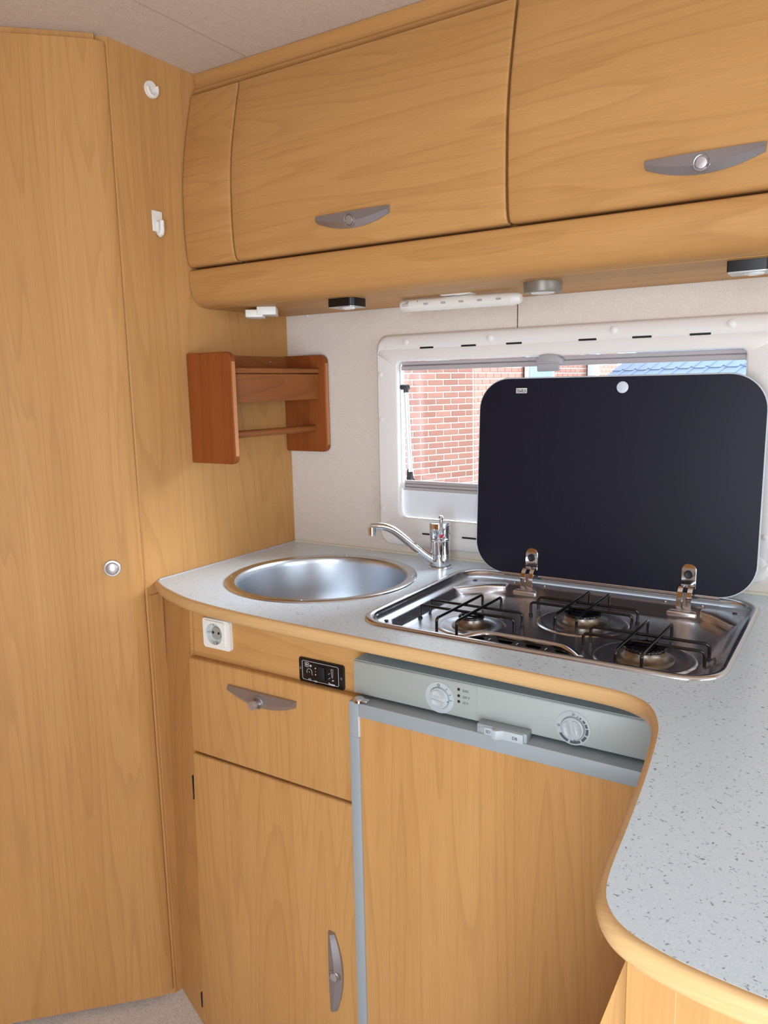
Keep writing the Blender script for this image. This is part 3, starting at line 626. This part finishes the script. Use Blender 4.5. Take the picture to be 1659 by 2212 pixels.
bd = obj('badge', box(.6200, .6425, LY(1.3)-.0012, LY(1.3)+.0002, 1.2945, 1.3045, .0004, 1), mat('badge_silver', (222, 220, 218), .35, .2), LID)
text('badge_print', 'SMEV', 'black', LID, (.63125, LY(1.3)-.0014, 1.2994), (1, 0, 0), (0, 0, -1), .0062, shear=.25)
for hx in (.664, .9585):
    hg = obj('hinge', prism([lidp(a, z, .0002) for a, z in rrect(hx-.0125, hx+.0125, .9490, .9920, (.011, .011, .001, .001), 6)], (0, -.0022, 0), .0006, 1), 'chrome', HB)
    obj('hinge_screw', lathe([(.0076, 0), (.0076, .002), (.0062, .0032), (.004, .0022), (0, .0024)], lidp(hx, .9735, .0022), (0, -1, .06), 24), 'rubber', hg)
    for sgn in (-1, 1):
        x_ = hx+sgn*.0082
        ar = smooth([(x_, -.0835, .9520), (x_-.001, -.0890, .9545), (x_-.002, -.0960, .9490), (x_-.003, -.1000, .9380), (x_-.0035, -.1010, .9225), (x_-.0035, -.1010, .9165)], 4)
        bm = loops([[Vector(p)+Vector((-.0042, 0, 0)), Vector(p)+Vector((.0042, 0, 0)), Vector(p)+Vector((.0042, .0016, -.0008)), Vector(p)+Vector((-.0042, .0016, -.0008))] for p in ar], True, True)
        obj('hinge_arm', bm, 'chrome', hg)
    obj('hinge_plate', box(hx-.0055, hx+.0010, -.0985, -.0970, H-.0145, H+.013, .0004, 1), 'rim', hg)

# ================================================================== BASE CABINET
BC = thing('base_cabinet', (.33, -.3, 0), 'wooden base cabinet under the sink with one drawer and a door', 'cabinet')
zt = H-.0245
obj('end_panel', loops([[Vector((.0012, -.4595, .001)), Vector((.132, -.5125, .001)), Vector((.132, -.49, .001)), Vector((.012, -.44, .001))],
                        [Vector((.0012, -.4335, zt)), Vector((.160, -.5045, zt)), Vector((.160, -.485, zt)), Vector((.012, -.415, zt))]], True, True), 'wood_v', BC)
obj('upper_panel', prism([Vector((a, -.5030, z)) for a, z in ((.1445, .8135), (.5490, .8135), (.5490, zt), (.1475, zt))], (0, .016, 0), .0006, 1), 'wood_h', BC)
def front(name, xl0, xl1, xr, z0, z1, m='wood_v', bv=.0045):
    b = prism([Vector((a, -.5200, z)) for a, z in ((xl0, z0), (xr, z0), (xr, z1), (xl1, z1))], (0, .0180, 0)); bevel(b, bv, 3, 60); return obj(name, b, m, BC, ang=50)
d1 = front('drawer_front', .1490, .1550, .5512, .6280, .8165)
handle(d1, (.3365, -.5200, .7735), (1, 0, 0), (0, 0, 1), (0, -1, 0), True)
d2 = front('door', .1285, .1487, .5512, .022, .6230)
handle(d2, (.4788, -.5200, .2915), (0, 0, 1), (-1, 0, 0), (0, -1, 0))
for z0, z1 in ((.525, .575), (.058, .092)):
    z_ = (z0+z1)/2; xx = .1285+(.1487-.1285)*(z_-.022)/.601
    obj('dark_gap_strip', box(xx-.0010, xx+.0008, -.5206, -.5120, z0, z1), 'rubber', d2)  # dark strip put in for the shaded gap at the door edge
obj('plinth', box(.133, .551, -.5, -.485, .0005, .024), 'wood_v', BC)
obj('carcass_side', box(.533, .549, -.484, -.02, .001, zt-.006), 'wood_v', BC)

# socket outlet
so = thing('power_socket', (.2225, -.503, .842), 'white single power socket under the worktop edge', 'socket')
sx0, sx1, sz0, sz1 = .1885, .2565, .8415, .8975
def yplate(pts, y): return [Vector((a, y, b)) for a, b in pts]
scx, scz = .2185, .8700
def ycut(outer_, rad, y0, y1):
    b_ = holed(outer_, [[(scx+rad*cos(2*pi*i/40), scz+rad*sin(2*pi*i/40)) for i in range(40)]], -y0, -y1)
    for v in b_.verts: v.co = Vector((v.co.x, -v.co.z, v.co.y))
    return b_
obj('cover_frame', ycut(rrect(sx0, sx1, sz0, sz1, .006), .0212, -.5030, -.5098), 'white', so)
b = ycut(rrect(sx0+.006, sx1-.0115, sz0+.0055, sz1-.003, .005), .0205, -.5098, -.5125); obj('insert', b, 'white', so)
bl_ = rrect(sx0+.0058, sx1-.0113, sz0+.0053, sz1-.0028, .005); obj('insert_joint', tube([Vector((a, -.5098, z)) for a, z in bl_+[bl_[0]]], .0005, 6, caps=False), 'white', so)
obj('socket_well', lathe([(.0206, .0090), (.0200, .0086), (.0192, .0006), (0, .0004)], (scx, -.5034, scz), (0, -1, 0), 40), 'socket_in', so, ang=60)
obj('well_core', lathe([(.0125, 0), (.0122, .0022), (.0108, .0026), (0, .0026)], (scx, -.5040, scz), (0, -1, 0), 28), mat('socket_core', (150, 146, 140), .5), so)
for dx in (-.0070, .0070): obj('pin_hole', lathe([(.0026, 0), (.0026, .0003), (0, .0003)], (scx+dx, -.5066, scz+.001), (0, -1, 0), 14), 'black_m', so)
for dz in (.0175, -.0175): obj('earth_clip', box(scx-.002, scx+.002, -.5115, -.5040, scz+dz-.0016, scz+dz+.0016, .0004, 1), 'chrome', so)
obj('guide_rib', box(scx-.0196, scx-.0130, -.5110, -.5040, .8694, .8706), 'socket_in', so)

# heater control panel
hc = thing('heater_control', (.459, -.503, .816), 'black heater control plate with pale print above the drawer', 'control panel')
b = prism(yplate(rrect(.4118, .5068, .8170, .8597, .0045), -.5032), (0, -.0034, 0)); bevel(b, .001, 2, 60); obj('face_plate', b, 'black', hc)
yy = -.5068
fr_ = rrect(.4195, .4955, .8215, .8550, .003); obj('print_frame', tube([Vector((a, yy, z)) for a, z in fr_+[fr_[0]]], .00032, 6, caps=False), 'print', hc)
obj('switch', box(.4545, .4680, -.5098, -.5062, .8265, .8500, .001, 2), 'black_m', hc)
def ring(cx, cz, r, a0=0, a1=360, w=.0003, n=20): return tube([Vector((cx+r*cos(radians(a0+(a1-a0)*i/n)), yy, cz+r*sin(radians(a0+(a1-a0)*i/n)))) for i in range(n+1)], w, 6, caps=False)
for a in (45, 135, 225, 315): obj('fan_symbol', ring(.4296+.0028*cos(radians(a)), .8488+.0028*sin(radians(a)), .0020), 'print', hc)
obj('sun_symbol', ring(.4375, .8476, .0014, w=.0006), 'print', hc)
obj('dial_symbol', ring(.4345, .8365, .0055, -30, 205), 'print', hc)
for a, z, r in ((.4345, .8365, .0007), (.4408, .8325, .0007), (.4478, .8450, .0011), (.4478, .8392, .0006), (.4478, .8338, .0011)): obj('print_dot', lathe([(r, 0), (r, .0004), (0, .0004)], (a, yy, z), (0, -1, 0), 10), 'print', hc)
obj('level_symbol', tube([Vector((a, yy, z)) for a, z in ((.4805, .8490), (.4845, .8492), (.4833, .8345), (.4818, .8345), (.4805, .8490))], .0003, 6), 'print', hc)
for a, z in ((.4760, .8405), (.4765, .8325)): obj('tick_symbol', tube([Vector((a-.0014, yy, z-.0012)), Vector((a+.0014, yy, z+.0010))], .0004, 6), 'print', hc)
text('print_text', 'CE', 'print', hc, (.4345, yy, .8225), (1, 0, 0), (0, 0, 1), .0034)
text('print_text', 'TEB', 'print', hc, (.4470, yy, .8215), (1, 0, 0), (0, 0, 1), .0028)
text('print_text', 'Truma', 'print', hc, (.4805, yy, .8225), (1, 0, 0), (0, 0, 1), .0036, shear=.2, bold=.0002)
text('print_text', 'off', 'print', hc, (.4835, yy, .8298), (1, 0, 0), (0, 0, 1), .0026)
for a, z in ((.4152, .8400), (.5010, .8365)):
    obj('screw', lathe([(.0024, 0), (.0024, .0005), (.0010, .0009), (0, .0003)], (a, -.5062, z), (0, -1, 0), 14), 'grey_d', hc)

# ================================================================== FRIDGE
FR = thing('fridge', (.8, -.29, 0), 'grey framed caravan fridge with wooden door panel and two control knobs', 'fridge')
fy = -.555
obj('body', box(.562, 1.030, -.51, -.03, .001, .884), 'grey_d', FR)
py = -.540
b = prism([Vector((.5500, y, z)) for y, z in ((-.50, .8885), (py+.002, .8885), (py, .8868), (py, .8355), (py+.004, .8335), (-.50, .8335))], (.47, 0, 0), .0008, 1); obj('control_panel', b, 'grey_l', FR)
obj('panel_top', box(.5505, 1.020, py+.003, -.40, .8887, .8896), 'grey_l', FR)
dx0, dx1 = .5525, 1.036
obj('door_frame', box(dx0, dx0+.0195, fy-.006, -.50, .03, .8295, .0025, 2), 'grey', FR)
obj('door_frame', box(dx0+.0195, dx1-.0195, fy-.006, -.50, .8060, .8290, .0018, 2), 'grey', FR)
obj('door_frame', box(dx1-.0195, dx1, fy-.006, -.50, .03, .8295, .0025, 2), 'grey', FR)
obj('door_frame', box(dx0+.0195, dx1-.0195, fy-.006, -.50, .03, .0525, .0018, 2), 'grey', FR)
obj('frame_joint', box(dx0-.0002, dx0+.0196, fy-.0064, fy-.004, .7708, .7716), 'grey', FR)
obj('door_panel', box(dx0+.0194, dx1-.0194, fy-.0035, -.51, .0523, .8062), 'wood_v', FR)
obj('door_trim', box(dx0+.0190, dx0+.0204, fy-.0066, fy-.002, .7735, .8072), mat('trim_pale', (214, 218, 218), .4), FR)
hn = obj('hinge', lathe([(.0092, 0), (.0092, .004), (.0075, .006), (0, .0064)], (.5700, fy-.001, .8300), (0, 0, 1), 24), 'chrome', FR)
obj('hinge_tongue', box(.5660, .5870, fy-.006, fy+.006, .8312, .8345, .001, 1), 'chrome', hn)
def fring(r0, r1, cx, cz, a0, a1, y, m, name, par, th=.0004, n=14):
    A = [radians(a0+(a1-a0)*i/n) for i in range(n+1)]
    pts = [Vector((cx+r1*cos(a), y, cz+r1*sin(a))) for a in A]+[Vector((cx+r0*cos(a), y, cz+r0*sin(a))) for a in reversed(A)]
    return obj(name, prism(pts, (0, -th, 0)), m, par)
def fknob(cx, cz, rot_, par):
    obj('knob_bezel', lathe([(.0240, 0), (.0238, .0008), (.0215, .0012), (.0172, .0012), (.0166, .0004), (.0163, 0)], (cx, py, cz), (0, -1, 0), 48), 'grey_k', par)
    kb_ = obj('control_knob', lathe([(.0160, 0), (.0160, .003), (.0152, .0042), (.0138, .0046), (0, .0048)], (cx, py, cz), (0, -1, 0), 40), 'grey_k', par)
    obj('knob_rim', lathe([(.01635, .0003), (.0167, .0007), (.0163, .0011)], (cx, py, cz), (0, -1, 0), 40), 'grey_k', par)
    # two thumb hollows either side of a waisted bridge
    for s in (1, -1):
        P = []
        for i in range(24):
            a = 2*pi*i/24; u_ = .0118*cos(a); v_ = s*.0078+.0052*sin(a)
            if sin(a)*s < 0: v_ += s*-.0006*cos(a)**2*4
            rr = math.hypot(u_, v_)
            if rr > .0132: u_ *= .0132/rr; v_ *= .0132/rr
            P.append((u_, v_))
        b = loops([[Vector((cx+(u_*k)*cos(rot_)-(v0+(v_-v0)*k)*sin(rot_), py-h_, cz+(u_*k)*sin(rot_)+(v0+(v_-v0)*k)*cos(rot_))) for u_, v_ in P] for k, h_, v0 in ((1.0, .0049, s*.0078), (.96, .0061, s*.0078), (.86, .0063, s*.0078), (.74, .0055, s*.0078))], False, True)
        obj('thumb_hollow', b, 'grey_k', kb_, ang=60)
    obj('pointer', box(-.0004, .0004, 0, .0004, 0, .0035), 'grey_d', kb_).matrix_basis = Matrix.Translation((cx-.0142*sin(rot_+pi/2), py-.0050, cz+.0142*cos(rot_+pi/2))) @ Matrix.Rotation(-(rot_+pi/2), 4, 'Y')
    return kb_
c1 = (.7040, .8585); c2 = (.9063, .8575)
fknob(*c1, radians(172), FR); fknob(*c2, radians(105), FR)
tw = .0002
for a in (52, 24, -2): fring(.0172, .0212, *c1, a-1.2, a+1.2, py-.0011, 'grey_d', 'dial_tick', FR)
obj('dial_mark', tube([Vector((c1[0]-.001+.0017*cos(2*pi*i/16), py-.0013, c1[1]+.0195+.0017*sin(2*pi*i/16))) for i in range(17)], .0005, 6, caps=False), 'grey_d', FR)
for a0, a1, r1 in ((68, 72, .0195), (54, 61, .0200), (32, 45, .0205), (12, 27, .0210), (-18, 7, .0215), (-50, -25, .0215), (-100, -58, .0215), (-150, -108, .0215)): fring(.0178, r1, *c2, a0, a1, py-.0011, 'grey_d', 'dial_band', FR)
obj('dial_mark', tube([Vector((c2[0]+a, py-.0013, c2[1]+z)) for a, z in ((-.0005, .0182), (-.0005, .0215), (.0028, .0200), (-.0005, .0182))], .0004, 6, caps=False), 'grey_d', FR)
obj('dial_mark', tube([Vector((c2[0]-.0194+.0014*cos(2*pi*i/16), py-.0013, c2[1]+.0005+.0014*sin(2*pi*i/16))) for i in range(17)], .0004, 6, caps=False), 'grey_d', FR)
for z, s_ in ((.8773, 'GAS'), (.8676, '230 V'), (.8588, '12 V')):
    obj('indicator', lathe([(.0022, 0), (.0022, .0006), (0, .0008)], (.7356, py, z+.0003), (0, -1, 0), 14), 'black_m', FR)
    text('panel_print', s_, 'grey_d', FR, (.7415, py-.0002, z-.0006), (1, 0, 0), (0, 0, 1), .0036, 'LEFT')
obj('panel_joint', box(.7640, .7646, py-.0003, py+.001, .8350, .8872), 'grey', FR)
la = obj('latch_housing', box(.7735, .8485, fy-.004, py-.0012, .8275, .8420, .0015, 2), 'grey', FR)
obj('latch_recess', box(.7770, .7845, fy-.0046, fy-.003, .8300, .8375, .0005, 1), 'grey', la)
obj('latch_window', box(.7850, .7985, fy-.0062, fy-.003, .8285, .8395, .0008, 1), 'grey_k', la)
obj('latch_slider', prism([Vector((a, b, .8275)) for a, b in ((.7995, fy-.002), (.7995, fy-.0120), (.8055, fy-.0130), (.8075, fy-.0125), (.8150, fy-.0075), (.8440, fy-.0072), (.8440, fy-.002))], (0, 0, .0135), .001, 2), 'grey_k', la)
text('latch_symbol', '\u018eD', 'grey_d', la, (.7915, fy-.0064, .8335), (1, 0, 0), (0, 0, 1), .0044)
text('latch_symbol', 'DB', 'grey_d', la, (.8320, fy-.0077, .8335), (1, 0, 0), (0, 0, 1), .0044)

# ================================================================== PENINSULA CABINET
PC = thing('peninsula_cabinet', (1.4, -.8, 0), 'wooden cabinet carrying the end of the worktop', 'cabinet')
obj('front_panel', box(1.0965, 1.74, -.9850, -.9670, .001, zt, .0008, 1), 'wood_v', PC)
obj('side_panel', box(1.0968, 1.1120, -.9665, -.565, .001, zt), 'wood_v', PC)
obj('brace_panel', prism([Vector((a, -.9660, z)) for a, z in ((1.0966, zt), (1.0966, .001), (.838, .001))], (0, .018, 0)), 'wood_v', PC)
obj('joint_strip', box(1.131, 1.1315, -.9856, -.98, .001, zt-.002), 'edge', PC)

# ================================================================== OUTSIDE
gr = obj('ground', prism([(-30, .5, -.55), (30, .5, -.55), (30, 45, -.55), (-30, 45, -.55)], (0, 0, .05)), 'ground', kind='structure'); tag(gr, 'paved ground outside the window', 'ground')
HS = thing('brick_house', (-3.1, 8, -.5), 'neighbouring brick house seen through the window', 'house')
CN = Vector((-3.02, 7.25, 0)); dA = Vector((-sin(radians(26)), -cos(radians(26)), 0)); dB = Vector((sin(radians(1)), cos(radians(1)), 0))
BL, BH, BT, JT = .212, .062, .04, .013
def brickmesh(n_, ln):
    b = box(0, ln, 0, BT, 0, BH, .004, 1); me = bpy.data.meshes.new(n_); bmesh.ops.recalc_face_normals(b, faces=b.faces); b.to_mesh(me); b.free(); return me
mA = brickmesh('brick_red', BL); mA.materials.append(M['brick']); mAh = brickmesh('brick_red_half', BL/2-.005); mAh.materials.append(M['brick'])
mB = brickmesh('brick_pale', BL); mB.materials.append(M['brick']); mBh = brickmesh('brick_pale_half', BL/2-.005); mBh.materials.append(M['brick'])
def brickwall(name, start, d, cols, z0, rows_, indiv, full, half, mb, nrm):
    wl_ = obj(name, prism([start-nrm*.05, start-nrm*.05+d*cols*.225, start+nrm*-.004+d*cols*.225, start-nrm*.004], (0, 0, 5)), 'mortar', HS); wl_.location = (0, 0, 0)
    for v in wl_.data.vertices: v.co.z += z0
    rest = bmesh.new(); ang = math.atan2(d.y, d.x); flip = d.cross(Vector((0, 0, 1))).dot(nrm) > 0
    for r_ in range(rows_):
        z = z0+r_*.075; xs = []; x = 0
        if r_ % 2: xs.append((0, 1)); x = .1125
        while x < cols*.225-.1: xs.append((x, 0)); x += .225
        for x, h_ in xs:
            me = half if h_ else full; ln = BL/2-.005 if h_ else BL
            mtx = Matrix.Translation(start+d*(x+.005)+nrm*(.003 if flip else .003-BT)+Vector((0, 0, z))) @ Matrix.Rotation(ang, 4, 'Z')
            if indiv(x, z):
                o = bpy.data.objects.new('brick', me); COL.objects.link(o); o.parent = wl_
                o.matrix_basis = mtx
            else:
                tmp = bmesh.new(); tmp.from_mesh(me); bmesh.ops.transform(tmp, matrix=mtx, verts=tmp.verts); merge(rest, tmp)
    if len(rest.verts): o = obj('far_bricks', rest, mb, wl_, kind='stuff')
    else: rest.free()
nA = Vector((cos(radians(26)), -sin(radians(26)), 0)); nB = Vector((cos(radians(1)), -sin(radians(1)), 0))
brickwall('side_wall', CN+Vector((0, 0, 0)), dA, 10, -.5, 44, lambda x, z: x < 2.0 and .0 < z < 1.78, mA, mAh, 'brick', nA)
brickwall('pale_wall', CN+dB*.02, dB, 26, -.5, 44, lambda x, z: x < 3.6 and 1.28 < z < 1.66, mB, mBh, 'brick', nB)
# white corner post and small white window further along the pale wall
obj('corner_post', box(-2.93, -2.78, 11.4, 11.6, -.5, 4.5, .01, 1), 'upvc', HS)
wn_ = obj('window_frame', box(-2.965, -2.93, 8.75, 9.85, 1.25, 2.6, .01, 1), 'upvc', HS)
obj('window_glass', box(-2.93, -2.922, 8.85, 9.75, 1.33, 2.5), 'slate', wn_)
# tiled roof of a low outbuilding
RF = thing('tiled_outbuilding', (-1.4, 10.6, -.5), 'low outbuilding with blue grey tiled roof behind the window', 'outbuilding')
A_ = Vector((-2.70, 11.35, 1.30)); B_ = Vector((.55, 9.05, 1.36)); uR = (B_-A_); uR.z = 0; LR = uR.length; uR.normalize(); nR = Vector((-uR.y, uR.x, 0)); nR = nR if nR.y > 0 else -nR
sl = (nR*cos(radians(32))+Vector((0, 0, sin(radians(32))))).normalized(); up_ = uR.cross(sl); up_ = up_ if up_.z > 0 else -up_
obj('wall', prism([A_+nR*.15+Vector((0, 0, -1.8)), A_+nR*.15+uR*LR+Vector((0, 0, -1.8)), A_+nR*2.5+uR*LR+Vector((0, 0, -1.8)), A_+nR*2.5+Vector((0, 0, -1.8))], (0, 0, 1.72)), 'upvc', RF)
rf = obj('roof', prism([A_-up_*.02, A_+uR*LR-up_*.02, A_+uR*LR+sl*3-up_*.02, A_+sl*3-up_*.02], up_*.015), 'slate', RF)
tp = bmesh.new(); rows = []
for i in range(13):
    x = .31*i/12; h_ = .03*math.exp(-((x-.275)/.030)**2)+.004*sin(pi*x/.31)*-1
    rows.append([uR*x+up_*(h_+.016), uR*x+up_*(h_+.016)+sl*.34-up_*.014, uR*x+up_*(h_+.002)+sl*.34-up_*.014, uR*x+up_*(h_+.002)])
tme = loops(rows, True, True); bmesh.ops.recalc_face_normals(tme, faces=tme.faces); tmesh = bpy.data.meshes.new('roof_tile'); tme.to_mesh(tmesh); tme.free(); tmesh.materials.append(M['slate'])
for k in range(8):
    for i in range(int(LR/.3)):
        o = bpy.data.objects.new('roof_tile', tmesh); COL.objects.link(o); o.parent = rf; o.location = A_+uR*(.3*i)+sl*(.30*k)
